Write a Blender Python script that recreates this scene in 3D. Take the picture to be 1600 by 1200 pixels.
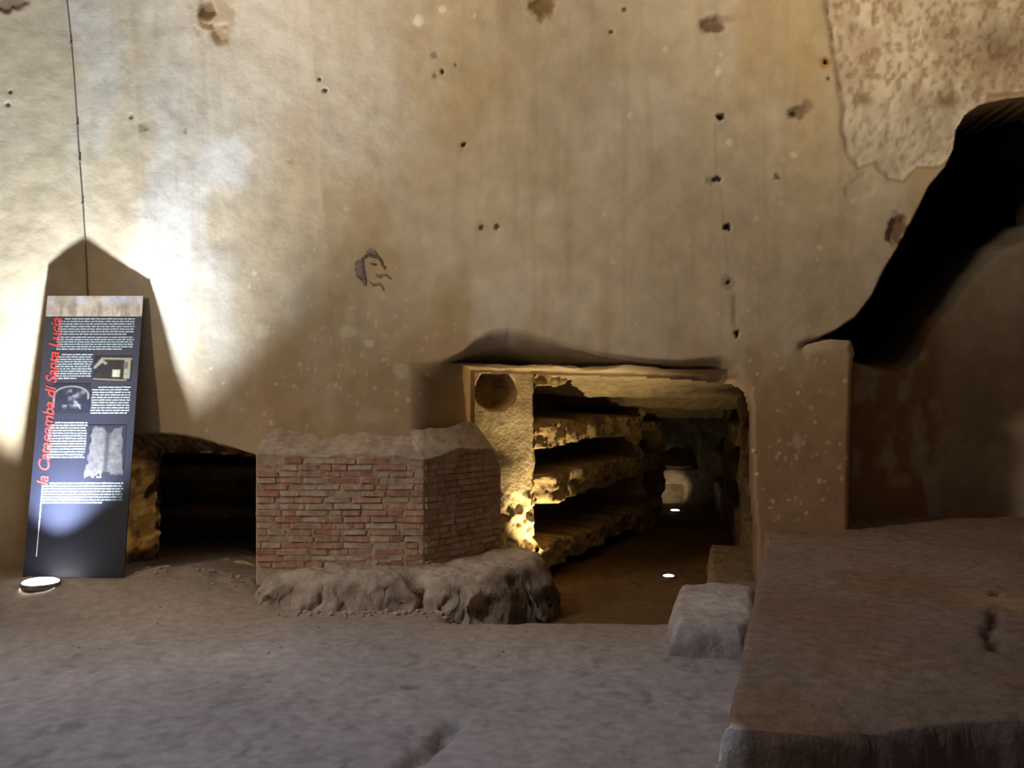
import bpy, bmesh, math, random
import numpy as np
from mathutils import Vector, Matrix

for o in list(bpy.data.objects):
    bpy.data.objects.remove(o)
scene = bpy.context.scene
COL = scene.collection
random.seed(7)

# ------------------------------------------------------------------ camera
EYE = 1.5
F = 1500.0
cam_d = bpy.data.cameras.new('camera')
cam_d.sensor_width = 36.0
cam_d.lens = 36.0 * F / 1600.0
cam_d.clip_start = 0.05
cam_d.clip_end = 200
cam = bpy.data.objects.new('camera', cam_d)
COL.objects.link(cam)
cam.location = (0, 0, EYE)
cam.rotation_euler = (math.radians(90), 0, 0)
scene.camera = cam

# ------------------------------------------------------------------ world, view
world = bpy.data.worlds.new('world')
scene.world = world
world.use_nodes = True
bgn = world.node_tree.nodes['Background']
bgn.inputs[0].default_value = (0.70, 0.66, 0.86, 1)
bgn.inputs[1].default_value = 0.04
scene.view_settings.view_transform = 'Standard'
scene.view_settings.look = 'None'
scene.view_settings.exposure = 0.0
scene.view_settings.gamma = 1.0
scene.view_settings.use_curve_mapping = False


def spot(name, loc, target, energy, color, angle, blend=0.3, radius=0.05, parent=None):
    d = bpy.data.lights.new(name, 'SPOT')
    d.energy = energy
    d.color = color
    d.spot_size = math.radians(angle)
    d.spot_blend = blend
    d.shadow_soft_size = radius
    o = bpy.data.objects.new(name, d)
    COL.objects.link(o)
    v = Vector(target) - Vector(loc)
    o.rotation_euler = v.to_track_quat('-Z', 'Y').to_euler()
    o.location = loc
    if parent is not None:
        o.parent = parent
        o.location = Vector(loc) - parent.location
    return o


WARM = (1.0, 0.80, 0.56)
GOLD = (1.0, 0.70, 0.30)
COOL = (0.78, 0.90, 1.08)
# added floods, out of view, to light wall and floor (housings built below)
ADDED_FLOODS = [((-6.3, 2.5, 5.7), (2.5, 7.8, 5.3), 2000, WARM, 64, 'added unseen floodlight high above the left of the hall'),
          ((0.2, 2.4, 5.7), (2.9, 7.6, 5.2), 600, WARM, 52, 'added unseen floodlight high above the middle of the hall'),
          ((-4.3, 3.35, 5.9), (-1.0, 4.2, 0.0), 560, (0.66, 0.76, 1.0), 76, 'added unseen floodlight facing down over the floor'),
          ((-6.7, 2.0, 4.2), (-1.6, 7.5, 0.9), 560, WARM, 46, 'added unseen floodlight low on the left wall of the hall')]
for loc_, tgt_, e_, c_, an_, lb_ in ADDED_FLOODS:
    spot('added_flood_lamp', loc_, tgt_, e_, c_, an_, 1.0, 0.30)


# ------------------------------------------------------------------ helpers
def sm(a, b, x):
    t = np.clip((x - a) / (b - a), 0, 1)
    return t * t * (3 - 2 * t)


def _hash(ix, iy, seed):
    n = (ix.astype(np.int64) * 374761393 + iy.astype(np.int64) * 668265263 + seed * 1274126177) & 0xffffffff
    n = ((n ^ (n >> 13)) * 1274126177) & 0xffffffff
    n = n ^ (n >> 16)
    return (n & 0xffff) / 65535.0


def vnoise(x, y, seed=0):
    ix = np.floor(x)
    iy = np.floor(y)
    fx = x - ix
    fy = y - iy
    fx = fx * fx * (3 - 2 * fx)
    fy = fy * fy * (3 - 2 * fy)
    a = _hash(ix, iy, seed)
    b = _hash(ix + 1, iy, seed)
    c = _hash(ix, iy + 1, seed)
    d = _hash(ix + 1, iy + 1, seed)
    return (a * (1 - fx) + b * fx) * (1 - fy) + (c * (1 - fx) + d * fx) * fy


def fbm(x, y, seed=0, octv=4):
    x = np.asarray(x, float)
    y = np.asarray(y, float)
    v = np.zeros(np.broadcast(x, y).shape)
    amp = 0.5
    for i in range(octv):
        v = v + amp * vnoise(x * 2 ** i + 17.3 * i, y * 2 ** i + 5.1 * i, seed + i)
        amp *= 0.5
    return v / (1 - 0.5 ** octv)


def sdf(poly, x, y):
    """signed distance, positive inside"""
    x = np.asarray(x, float)
    y = np.asarray(y, float)
    d = np.full(x.shape, 1e9)
    ins = np.zeros(x.shape, bool)
    n = len(poly)
    for i in range(n):
        x0, y0 = poly[i]
        x1, y1 = poly[(i + 1) % n]
        ex, ey = x1 - x0, y1 - y0
        L = ex * ex + ey * ey + 1e-12
        t = np.clip(((x - x0) * ex + (y - y0) * ey) / L, 0, 1)
        d = np.minimum(d, np.hypot(x - x0 - t * ex, y - y0 - t * ey))
        if abs(ey) > 1e-12:
            c = ((y0 > y) != (y1 > y)) & (x < (x1 - x0) * (y - y0) / ey + x0)
            ins ^= c
    return np.where(ins, d, -d)


def seg_dist(pts, x, y):
    d = np.full(np.asarray(x, float).shape, 1e9)
    for (x0, y0), (x1, y1) in zip(pts[:-1], pts[1:]):
        ex, ey = x1 - x0, y1 - y0
        L = ex * ex + ey * ey + 1e-12
        t = np.clip(((x - x0) * ex + (y - y0) * ey) / L, 0, 1)
        d = np.minimum(d, np.hypot(x - x0 - t * ex, y - y0 - t * ey))
    return d


def at(px, py, Y):
    """world (X, z) of a photo pixel on the upright plane at distance Y"""
    return ((px - 800.0) / F * Y, EYE - (py - 600.0) / F * Y)


def ground(px, py, z):
    Y = (EYE - z) * F / (py - 600.0)
    return ((px - 800.0) / F * Y, Y)


def tag(o, label=None, cat=None, group=None, kind=None):
    if label:
        o['label'] = label
    if cat:
        o['category'] = cat
    if group:
        o['group'] = group
    if kind:
        o['kind'] = kind
    return o


def link(name, me, mat, parent=None, smooth=True):
    if mat is not None and len(me.materials) == 0:
        me.materials.append(mat)
    o = bpy.data.objects.new(name, me)
    COL.objects.link(o)
    if parent is not None:
        o.parent = parent
    if smooth and len(me.polygons):
        me.polygons.foreach_set('use_smooth', np.ones(len(me.polygons), bool))
    return o


def empty(name, loc=(0, 0, 0), rot=(0, 0, 0)):
    o = bpy.data.objects.new(name, None)
    COL.objects.link(o)
    o.location = loc
    o.rotation_euler = rot
    o.empty_display_size = 0.1
    return o


def grid_mesh(name, P, keep=None, col=None, flip=False):
    """P: (n,m,3) array of points; keep: (n,m) bool of vertices to keep"""
    n, m = P.shape[:2]
    idx = np.arange(n * m).reshape(n, m)
    q = np.stack([idx[:-1, :-1], idx[1:, :-1], idx[1:, 1:], idx[:-1, 1:]], -1).reshape(-1, 4)
    if flip:
        q = q[:, ::-1]
    V = P.reshape(-1, 3)
    C = col.reshape(-1, 3) if col is not None else None
    if keep is not None:
        k = keep.reshape(-1)
        q = q[k[q].any(1)]
        used = np.zeros(n * m, bool)
        used[q.reshape(-1)] = True
        rm = np.cumsum(used) - 1
        V = V[used]
        if C is not None:
            C = C[used]
        q = rm[q]
    me = bpy.data.meshes.new(name)
    me.vertices.add(len(V))
    me.vertices.foreach_set('co', np.ascontiguousarray(V, dtype=np.float32).reshape(-1))
    me.loops.add(len(q) * 4)
    me.loops.foreach_set('vertex_index', np.ascontiguousarray(q, dtype=np.int32).reshape(-1))
    me.polygons.add(len(q))
    me.polygons.foreach_set('loop_start', np.arange(0, len(q) * 4, 4, dtype=np.int32))
    me.polygons.foreach_set('loop_total', np.full(len(q), 4, dtype=np.int32))
    me.update(calc_edges=True)
    me.validate()
    if C is not None:
        a = me.color_attributes.new('Col', 'FLOAT_COLOR', 'POINT')
        rgba = np.ones((len(V), 4), np.float32)
        rgba[:, :3] = np.clip(C, 0, 1)
        a.data.foreach_set('color', rgba.reshape(-1))
    return me


def axis(*spans):
    """coordinates from (start, stop, step) spans"""
    out = []
    for a, b, s in spans:
        n = max(1, int(round((b - a) / s)))
        out.append(np.linspace(a, b, n, endpoint=False))
    out.append(np.array([spans[-1][1]]))
    return np.concatenate(out)


class MB:
    def __init__(self):
        self.v = []
        self.f = []

    def quad(self, a, b, c, d):
        n = len(self.v)
        self.v += [tuple(a), tuple(b), tuple(c), tuple(d)]
        self.f.append((n, n + 1, n + 2, n + 3))

    def poly(self, pts):
        n = len(self.v)
        self.v += [tuple(p) for p in pts]
        self.f.append(tuple(range(n, n + len(pts))))

    def box(self, x0, y0, z0, x1, y1, z1):
        n = len(self.v)
        self.v += [(x0, y0, z0), (x1, y0, z0), (x1, y1, z0), (x0, y1, z0), (x0, y0, z1), (x1, y0, z1), (x1, y1, z1), (x0, y1, z1)]
        for f in ((0, 3, 2, 1), (4, 5, 6, 7), (0, 1, 5, 4), (1, 2, 6, 5), (2, 3, 7, 6), (3, 0, 4, 7)):
            self.f.append(tuple(n + i for i in f))

    def lathe(self, prof, seg=32):
        n = len(self.v)
        for r, z in prof:
            for k in range(seg):
                a = 2 * math.pi * k / seg
                self.v.append((r * math.cos(a), r * math.sin(a), z))
        for i in range(len(prof) - 1):
            for k in range(seg):
                k2 = (k + 1) % seg
                self.f.append((n + i * seg + k, n + i * seg + k2, n + (i + 1) * seg + k2, n + (i + 1) * seg + k))

    def tube(self, pts, r, seg=6):
        pts = [Vector(p) for p in pts]
        n = len(self.v)
        for i, p in enumerate(pts):
            d = (pts[min(i + 1, len(pts) - 1)] - pts[max(i - 1, 0)]).normalized()
            a = d.orthogonal().normalized() if i == 0 else (a - d * a.dot(d)).normalized()
            b = d.cross(a)
            for k in range(seg):
                t = 2 * math.pi * k / seg
                self.v.append(tuple(p + a * (r * math.cos(t)) + b * (r * math.sin(t))))
        for i in range(len(pts) - 1):
            for k in range(seg):
                k2 = (k + 1) % seg
                self.f.append((n + i * seg + k, n + i * seg + k2, n + (i + 1) * seg + k2, n + (i + 1) * seg + k))
        self.f.append(tuple(n + k for k in range(seg))[::-1])
        e = n + (len(pts) - 1) * seg
        self.f.append(tuple(e + k for k in range(seg)))

    def build(self, name, mat, parent=None, smooth=False):
        me = bpy.data.meshes.new(name)
        me.from_pydata(self.v, [], self.f)
        me.update()
        return link(name, me, mat, parent, smooth)


# ------------------------------------------------------------------ materials
def mat(name, base=None, rough=0.9, var=0.18, scale=9.0, bump=0.25, bscale=40.0, bdist=0.01, spec=0.2, rnd=None):
    """mineral surface; base None = read the mesh colour attribute; rnd = list of per-object colours"""
    m = bpy.data.materials.new(name)
    m.use_nodes = True
    nt = m.node_tree
    N = nt.nodes
    L = nt.links
    bs = N['Principled BSDF']
    bs.inputs['Roughness'].default_value = rough
    bs.inputs['Specular IOR Level'].default_value = spec
    tc = N.new('ShaderNodeTexCoord')
    geo = N.new('ShaderNodeNewGeometry')
    n1 = N.new('ShaderNodeTexNoise')
    n1.inputs['Scale'].default_value = scale
    n1.inputs['Detail'].default_value = 6
    L.new(geo.outputs['Position'], n1.inputs['Vector'])
    mr = N.new('ShaderNodeMapRange')
    mr.inputs['From Min'].default_value = 0.3
    mr.inputs['From Max'].default_value = 0.7
    mr.inputs['To Min'].default_value = 1 - var
    mr.inputs['To Max'].default_value = 1 + var
    L.new(n1.outputs['Fac'], mr.inputs['Value'])
    mul = N.new('ShaderNodeVectorMath')
    mul.operation = 'SCALE'
    if rnd:
        oi = N.new('ShaderNodeObjectInfo')
        cr = N.new('ShaderNodeValToRGB')
        cr.color_ramp.interpolation = 'CONSTANT'
        el = cr.color_ramp.elements
        for i, c in enumerate(rnd):
            e = el[i] if i < 2 else el.new(i / len(rnd))
            e.position = i / len(rnd)
            e.color = (*c, 1)
        L.new(oi.outputs['Random'], cr.inputs['Fac'])
        L.new(cr.outputs['Color'], mul.inputs[0])
    elif base is None:
        at_ = N.new('ShaderNodeAttribute')
        at_.attribute_name = 'Col'
        L.new(at_.outputs['Color'], mul.inputs[0])
    else:
        mul.inputs[0].default_value = base
    L.new(mr.outputs['Result'], mul.inputs['Scale'])
    L.new(mul.outputs['Vector'], bs.inputs['Base Color'])
    if bump:
        n2 = N.new('ShaderNodeTexNoise')
        n2.inputs['Scale'].default_value = bscale
        n2.inputs['Detail'].default_value = 8
        n2.inputs['Roughness'].default_value = 0.6
        L.new(geo.outputs['Position'], n2.inputs['Vector'])
        b = N.new('ShaderNodeBump')
        b.inputs['Strength'].default_value = bump
        b.inputs['Distance'].default_value = bdist
        L.new(n2.outputs['Fac'], b.inputs['Height'])
        L.new(b.outputs['Normal'], bs.inputs['Normal'])
    return m


def emis(name, color, strength):
    m = bpy.data.materials.new(name)
    m.use_nodes = True
    b = m.node_tree.nodes['Principled BSDF']
    b.inputs['Base Color'].default_value = (0.8, 0.8, 0.8, 1)
    b.inputs['Emission Color'].default_value = (*color, 1)
    b.inputs['Emission Strength'].default_value = strength
    return m


def plain(name, color, rough=0.6, metal=0.0, spec=0.3):
    m = mat(name, color, rough, 0.06, 30, 0, spec=spec)
    m.node_tree.nodes['Principled BSDF'].inputs['Metallic'].default_value = metal
    return m


M_PLASTER = mat('lime_plaster', None, 0.92, 0.10, 7.0, 0.17, 28.0, 0.012)
M_DIRT = mat('packed_dirt', None, 0.95, 0.16, 14.0, 0.45, 26.0, 0.02)
M_ROCK = mat('cut_rock', None, 0.92, 0.22, 12.0, 0.7, 30.0, 0.02)
M_DARKROCK = mat('tufa_rock', (0.10, 0.07, 0.045), 0.95, 0.25, 6.0, 0.6, 14.0, 0.03)
M_CEIL = mat('vault_plaster', (0.45, 0.38, 0.29), 0.95, 0.15, 2.0, 0.3, 14.0, 0.02)


# ------------------------------------------------------------------ main wall
def wall_plan(X, Z):
    """distance of the big plaster wall at X, height Z, before any carving"""
    Xs = X + 0.060 * (Z - 2.6)
    px_ = [-7.0, -5.0, -3.97, -3.545, -3.535, -3.0, -2.4, -1.5, 0.0, 1.5, 2.8, 6.0]
    py_ = [7.25, 7.67, 7.875, 7.972, 7.972, 7.872, 7.83, 7.72, 7.65, 7.65, 7.65, 7.55]
    Y = np.interp(Xs, px_, py_)
    Y = Y - 0.02 * np.clip(Z - 3.0, 0, 9) ** 2
    Y = Y + 0.05 * (fbm(X * 0.9 + 3, Z * 0.9 + 1, 11, 3) - 0.5) * np.minimum(1, np.abs(Xs + 3.54) * 2)
    Y = Y + 0.008 * (fbm(X * 6, Z * 6, 12, 3) - 0.5)
    return Y


WY = 7.65
PASS_O = [at(px, py, WY) for px, py in (
    (640, 567), (690, 563), (722, 549), (742, 530), (765, 516), (795, 510), (835, 520), (885, 535), (940, 550), (1010, 560),
    (1070, 562), (1130, 554), (1156, 563), (1173, 590), (1180, 640), (1182, 760), (1187, 835), (1190, 1060), (640, 1060))]
PASS_I = [(-0.364, 1.635), (-0.1, 1.628), (0.5, 1.61), (1.05, 1.60), (1.5, 1.57), (1.80, 1.535), (1.895, 1.46), (1.930, 1.3), (1.941, 0.7),
          (1.965, 0.3), (1.975, -0.9), (-0.364, -0.9)]
HOLE_O = [at(px, py, 7.8) for px, py in (
    (184, 930), (185, 690), (195, 678), (235, 675), (285, 679), (330, 689), (372, 702), (404, 712), (406, 930))]
HOLE_I = [at(px, py, 7.8) for px, py in (
    (210, 930), (210, 716), (228, 706), (285, 706), (335, 708), (375, 711), (400, 722), (402, 930))]
REC_O = [at(px, py, WY) for px, py in (
    (1334, 870), (1338, 700), (1342, 553), (1330, 532), (1300, 531), (1256, 540), (1258, 534), (1300, 519), (1335, 497), (1362, 462),
    (1385, 415), (1410, 375), (1432, 330), (1450, 292), (1475, 262), (1488, 235), (1492, 205), (1505, 182), (1530, 165), (1570, 157),
    (1640, 150), (1760, 150), (1760, 870))]
RB = WY + 0.75
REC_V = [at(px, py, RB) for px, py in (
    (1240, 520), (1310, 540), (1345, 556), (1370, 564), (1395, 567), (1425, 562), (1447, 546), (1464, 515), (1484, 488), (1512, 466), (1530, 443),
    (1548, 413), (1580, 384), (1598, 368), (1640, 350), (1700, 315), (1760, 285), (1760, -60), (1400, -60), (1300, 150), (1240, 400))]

PEEL = [at(px, py, WY) for px, py in (
    (1280, -80), (1288, 20), (1296, 70), (1305, 110), (1312, 160), (1313, 205), (1322, 240), (1340, 262), (1366, 252), (1370, 262),
    (1385, 282), (1410, 285), (1432, 262), (1465, 262), (1500, 240), (1540, 150), (1760, 140), (1760, -80))]


def carve(X, Z):
    """how far the openings push the wall surface back; and which vertices are open"""
    D = np.zeros(X.shape)
    keep = np.ones(X.shape, bool)
    wob = 0.012 * (fbm(X * 5, Z * 5, 31, 2) - 0.5)
    # passage
    so = sdf(PASS_O, X, Z) + wob * 0.5
    si = sdf(PASS_I, X, Z)
    T = 0.75 - 0.30 * sm(0.6, 1.5, X) - 0.42 * sm(1.55, 1.90, X)
    t = np.clip(so, 0, None) / (np.clip(so, 0, None) + np.clip(-si, 0, None) + 1e-6)
    t = np.where(si > 0, 1, t)
    t = np.where(so <= 0, 0, t)
    soft = np.where(so > 0, np.clip(so / 0.05, 0, 1), 0)
    D += T * (0.12 * t + 0.88 * t ** 2.0)
    keep &= ~(si > 0.03)
    # low opening behind the panel
    so = sdf(HOLE_O, X, Z) + wob
    si = sdf(HOLE_I, X, Z)
    t = np.clip(so, 0, None) / (np.clip(so, 0, None) + np.clip(-si, 0, None) + 1e-6)
    t = np.where(si > 0, 1, np.where(so <= 0, 0, t))
    D += 0.35 * t + 0.24 * (fbm(X * 16, Z * 9, 33, 3) - 0.5) * np.sqrt(t)
    keep &= ~(si > 0.03)
    # niche on the right and the shaft above it
    so = sdf(REC_O, X, Z) + wob * 0.6
    low = sm(1.9, 1.6, Z)
    d3 = (0.75 + 0.45 * sm(2.9, 4.2, X)) * ((1 - low) * sm(0.0, 0.09, so) + low * sm(-0.10, 0.12, so) ** 1.7)
    d3 = d3 + 0.06 * (fbm(X * 2.2, Z * 2.2, 35, 3) - 0.5) * sm(0.05, 0.2, so)
    D += d3
    sv = sdf(REC_V, X, Z)
    D += np.where(so > 0.0, 0.95 * sm(-0.10, 0.05, sv + wob) ** 1.5 * sm(0.0, 0.03, so), 0)
    keep &= ~((sv > 0.03) & (so > 0.012))
    # the round dent low in the soft jambs of the right pillar
    # plaster lost at top right
    sp = sdf(PEEL, X, Z) + 0.05 * (fbm(X * 7, Z * 7, 36, 3) - 0.5)
    pit = np.clip(fbm(X * 24, Z * 20, 37, 3) - 0.45, 0, 1) * 0.022 + np.clip(fbm(X * 8, Z * 8, 38, 2) - 0.5, 0, 1) * 0.025
    D += np.where(so > 0, 0, sm(0, 0.04, sp) * (0.010 + pit))
    return D, keep


BLOBS = [  # photo px, py, rx, ry, depth, colour, mix : lost plaster, dowel holes, old patches
    (338, 20, 34, 42, 0.014, (0.44, 0.32, 0.19), 0.75), (322, 15, 14, 18, 0.03, (0.16, 0.10, 0.05), 0.8), (344, 50, 20, 20, 0.016, (0.42, 0.31, 0.18), 0.7),
    (14, 4, 30, 15, 0.015, (0.22, 0.14, 0.08), 0.8), (850, 6, 22, 24, 0.03, (0.24, 0.15, 0.06), 0.9), (845, 28, 8, 12, 0.01, (0.26, 0.18, 0.09), 0.7),
    (1113, 40, 22, 13, 0.03, (0.16, 0.10, 0.06), 0.9), (1122, 30, 28, 8, 0.006, (0.26, 0.19, 0.12), 0.5), (1248, 175, 18, 12, 0.02, (0.17, 0.12, 0.07), 0.75),
    (1241, 178, 8, 8, 0.02, (0.03, 0.02, 0.015), 0.9), (1262, 165, 10, 14, 0.006, (0.24, 0.17, 0.1), 0.6),
    (1126, 183, 9, 6, 0.04, (0.015, 0.012, 0.01), 1), (1121, 280, 9, 7, 0.03, (0.02, 0.015, 0.01), 1), (1112, 283, 8, 6, 0.005, (0.2, 0.15, 0.1), .5), (1137, 355, 7, 7, 0.04, (0.02, 0.018, 0.02), 1),
    (1140, 441, 5, 5, 0.04, (0.015, 0.012, 0.01), 1), (1137, 440, 11, 13, 0.004, (0.18, 0.17, 0.16), .5), (1152, 520, 6, 8, 0.04, (0.02, 0.015, 0.02), 1),
    (1146, 485, 5, 34, 0.003, (0.27, 0.22, 0.18), .5), (1214, 276, 6, 5, 0.01, (0.1, 0.07, 0.05), .8), (1289, 97, 12, 10, 0.003, (0.5, 0.27, 0.03), .8),
    (1290, 96, 4, 5, 0.03, (0.02, 0.015, 0.01), 1), (1293, 123, 4, 4, 0.01, (0.08, 0.05, 0.03), .8), (691, 111, 5, 5, 0.02, (0.03, 0.02, 0.015), 1),
    (680, 117, 5, 6, 0.006, (0.15, 0.11, 0.08), .7), (679, 85, 5, 5, 0.006, (0.2, 0.14, 0.1), .6), (712, 100, 3, 3, 0.02, (0.05, 0.04, 0.03), 1),
    (724, 226, 5, 6, 0.02, (0.02, 0.015, 0.01), 1), (753, 356, 5, 6, 0.015, (0.06, 0.045, 0.03), .9), (777, 354, 4, 6, 0.015, (0.06, 0.045, 0.03), .9),
    (954, 49, 5, 6, 0.02, (0.06, 0.04, 0.03), .9), (975, 15, 4, 4, 0.01, (0.08, 0.06, 0.04), .9), (500, 124, 4, 4, 0.02, (0.06, 0.05, 0.04), .9),
    (508, 141, 4, 4, 0.02, (0.06, 0.05, 0.04), .9), (224, 198, 8, 8, 0.006, (0.3, 0.24, 0.19), .7), (205, 183, 4, 4, 0.01, (0.2, 0.16, 0.12), .8),
    (290, 205, 3, 6, 0.005, (0.25, 0.2, 0.15), .7), (11, 163, 7, 5, 0.02, (0.08, 0.05, 0.04), .9), (16, 144, 3, 3, 0.01, (0.15, 0.1, 0.08), .8), (455, 251, 7, 4, .003, (.3, .24, .2), .5),
    (655, 31, 8, 11, -0.004, (0.84, 0.74, 0.56), .9), (692, 14, 6, 7, -0.003, (0.80, 0.71, 0.54), .8), (741, 24, 4, 4, -0.003, (0.8, 0.7, 0.53), .7), (1039, 77, 5, 5, -.003, (.82, .72, .55), .8),
    (985, 181, 5, 5, -.003, (.82, .74, .58), .8), (1122, 112, 7, 7, -.003, (.82, .74, .58), .9), (1141, 222, 6, 6, -.003, (.82, .74, .58), .8), (1240, 242, 8, 5, -.003, (.82, .74, .58), .9), (1127, 86, 4, 5, -.003, (.8, .7, .5), .7), (1282, 387, 5, 5, -.003, (.75, .66, .52), .8),
    (1239, 527, 26, 28, -0.004, (0.66, 0.58, 0.46), .75), (1343, 293, 27, 25, 0.014, (0.55, 0.47, 0.37), .7), (1404, 360, 22, 24, 0.05, (0.20, 0.12, 0.06), .85),
    (1380, 390, 14, 26, 0.002, (0.62, 0.52, 0.42), .5), (942, 484, 24, 17, -.002, (.58, .50, .38), .5), (1216, 358, 33, 32, 0, (.64, .56, .42), .45),
    (545, 518, 14, 10, -.002, (.75, .66, .46), .7), (577, 536, 7, 6, -.002, (.78, .7, .5), .8), (626, 580, 13, 12, -.002, (.60, .58, .52), .6), (575, 650, 22, 16, 0, (.58, .49, .34), .5),
    (410, 515, 15, 14, -.002, (.74, .66, .48), .55), (545, 495, 8, 14, -.001, (.66, .58, .42), .5), (1245, 690, 8, 14, -.001, (.58, .52, .44), .6), (860, 350, 18, 18, 0, (.58, .50, .38), .3), (350, 250, 40, 40, 0, (.72, .68, .62), .6), (570, 230, 50, 60, 0, (.66, .6, .5), .35),
]


def wall_colour(X, Z, Y, D):
    PX = 800 + F * X / Y
    PY = 600 - F * (Z - EYE) / Y
    sh = X.shape
    c = np.empty(sh + (3,))
    c[...] = (0.60, 0.525, 0.405)

    def mix(colr, f):
        f = np.clip(f, 0, 1)[..., None]
        c[...] = c * (1 - f) + np.array(colr) * f
    a = fbm(X * 1.1, Z * 1.1, 41, 4)
    mix((0.70, 0.645, 0.55), sm(0.50, 0.68, a) * 0.7)
    b = fbm(X * 1.5 + 9, Z * 0.7, 42, 4)
    mix((0.53, 0.405, 0.235), sm(0.48, 0.70, b) * 0.75)
    st = fbm(X * 11, Z * 0.9, 43, 3)
    mix((0.50, 0.40, 0.26), sm(0.52, 0.75, st) * 0.35)
    # ochre damp along the edge of the lost plaster, brown damp band at the foot of the wall
    mix((0.52, 0.36, 0.12), 0.6 * np.exp(-((PX - 1270) / 38) ** 2) * sm(420, 120, PY) * (0.5 + 0.8 * st))
    e = fbm(X * 2.2, Z * 2.2, 44, 4)
    edge = 1.62 + 0.9 * (e - 0.5) + 0.25 * sm(0.5, 3.5, X)
    mix((0.45, 0.315, 0.175), sm(edge + 0.55, edge - 0.5, Z) * 0.80)
    mix((0.34, 0.205, 0.115), sm(2.0, 1.0, Z) * sm(1.3, 2.0, X) * 0.75)
    mix((0.36, 0.18, 0.13), sm(0.95, 0.45, Z) * sm(1.9, 2.1, X) * sm(0.42, 0.6, e) * 0.6)
    # lost plaster: pitted pale tufa with brown pits
    so = sdf(REC_O, X, Z)
    sp = sdf(PEEL, X, Z) + 0.05 * (fbm(X * 7, Z * 7, 36, 3) - 0.5)
    inside = sm(0, 0.015, sp) * (so <= 0.0)
    pit = fbm(X * 24, Z * 20, 37, 3)
    mix((0.66, 0.55, 0.40), inside * 0.9)
    mix((0.84, 0.76, 0.58), inside * sm(0.42, 0.62, fbm(X * 5, Z * 4, 39, 4)) * 0.85)
    mix((0.38, 0.25, 0.15), inside * sm(0.44, 0.72, pit) * 0.65)
    mix((0.62, 0.58, 0.50), inside * sm(110, 200, PY) * 0.6)
    mix((0.24, 0.15, 0.08), 0.75 * inside * np.exp(-(((PX - 1555) / 40) ** 2 + ((PY - 70) / 38) ** 2)))
    mix((0.20, 0.14, 0.08), 0.8 * inside * np.exp(-(((PX - 1350) / 14) ** 2 + ((PY - 155) / 10) ** 2)))
    mix((0.20, 0.14, 0.08), 0.8 * inside * np.exp(-(((PX - 1480) / 18) ** 2 + ((PY - 158) / 10) ** 2)))
    mix((0.30, 0.21, 0.12), 0.6 * np.exp(-(sp / 0.016) ** 2) * (so <= 0))
    # niche wall: dark brown with paler places
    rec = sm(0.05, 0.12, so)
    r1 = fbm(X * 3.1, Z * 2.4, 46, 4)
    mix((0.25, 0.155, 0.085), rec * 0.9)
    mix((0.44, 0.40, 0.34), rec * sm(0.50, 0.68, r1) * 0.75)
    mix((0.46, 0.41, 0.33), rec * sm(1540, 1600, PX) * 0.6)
    for q, w, h, py_ in ((1358, 9, 35, 725), (1392, 8, 26, 735), (1480, 26, 12, 770)):
        mix((0.46, 0.41, 0.35), 0.6 * rec * np.exp(-(((PX - q) / w) ** 4 + ((PY - py_) / h) ** 4)))
    # lip of the shaft painted near-black as its shade, raw rock in the low opening
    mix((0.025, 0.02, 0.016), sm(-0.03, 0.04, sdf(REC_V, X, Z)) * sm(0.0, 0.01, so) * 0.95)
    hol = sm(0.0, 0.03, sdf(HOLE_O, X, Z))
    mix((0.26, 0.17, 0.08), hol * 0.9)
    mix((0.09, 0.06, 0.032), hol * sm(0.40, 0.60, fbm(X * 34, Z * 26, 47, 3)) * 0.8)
    # flakes of limewash
    rng = np.random.RandomState(5)
    spots = []
    for _ in range(300):
        k = rng.rand()
        if k < 0.5:
            q = (rng.normal(520, 130), rng.normal(545, 85))
        elif k < 0.8:
            q = (rng.normal(1215, 60), rng.uniform(280, 820))
        elif k < 0.9:
            q = (rng.uniform(330, 1300), rng.uniform(250, 560))
        else:
            q = (rng.normal(1250, 45), rng.uniform(560, 820))
        if q[0] < 300:
            continue
        spots.append((q[0], q[1], rng.uniform(1.5, 3.6), rng.uniform(1.5, 4.6), -0.001, (0.74, 0.65, 0.48), rng.uniform(.25, .9)))
    ux = X[:, 0]
    uz = Z[0, :]
    for (px, py, rx, ry, dep, colr, f) in spots + BLOBS:
        Yb = WY if px > 400 else 7.85
        bx, bz = at(px, py, Yb)
        R = max(rx, ry) / F * Yb * 1.8 + 0.02
        i0, i1 = np.searchsorted(ux, (bx - R - 0.25, bx + R + 0.25))
        j0, j1 = np.searchsorted(uz, (bz - R - 0.15, bz + R + 0.15))
        if i1 <= i0 or j1 <= j0:
            continue
        sl = (slice(i0, i1), slice(j0, j1))
        dx = (PX[sl] - px) / rx
        dy = (PY[sl] - py) / ry
        r = np.hypot(dx, dy)
        r = r + (0.9 if max(rx, ry) > 9 else 1.3) * (fbm(X[sl] * (16 if max(rx, ry) > 9 else 38), Z[sl] * (16 if max(rx, ry) > 9 else 38), int(px) % 97, 3) - 0.5)
        if dep >= 0.02 and max(rx, ry) < 10:
            r = r * 1.25
        m = sm(1.2, 0.6, r) * f
        m = m * (so[sl] < 0.01)
        c[sl] = c[sl] * (1 - m[..., None]) + np.array(colr) * m[..., None]
        D[sl] += 0.6 * dep * sm(1.1, 0.5, r) * (so[sl] < 0.01)
    # thin stain line below the dowel holes
    for pts in ([(1117, 195), (1119, 280)], [(1126, 300), (1139, 440), (1150, 520)]):
        d = seg_dist(pts, PX, PY)
        mix((0.32, 0.26, 0.2), 0.3 * np.exp(-(d / 2.2) ** 2))
    return c


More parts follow.
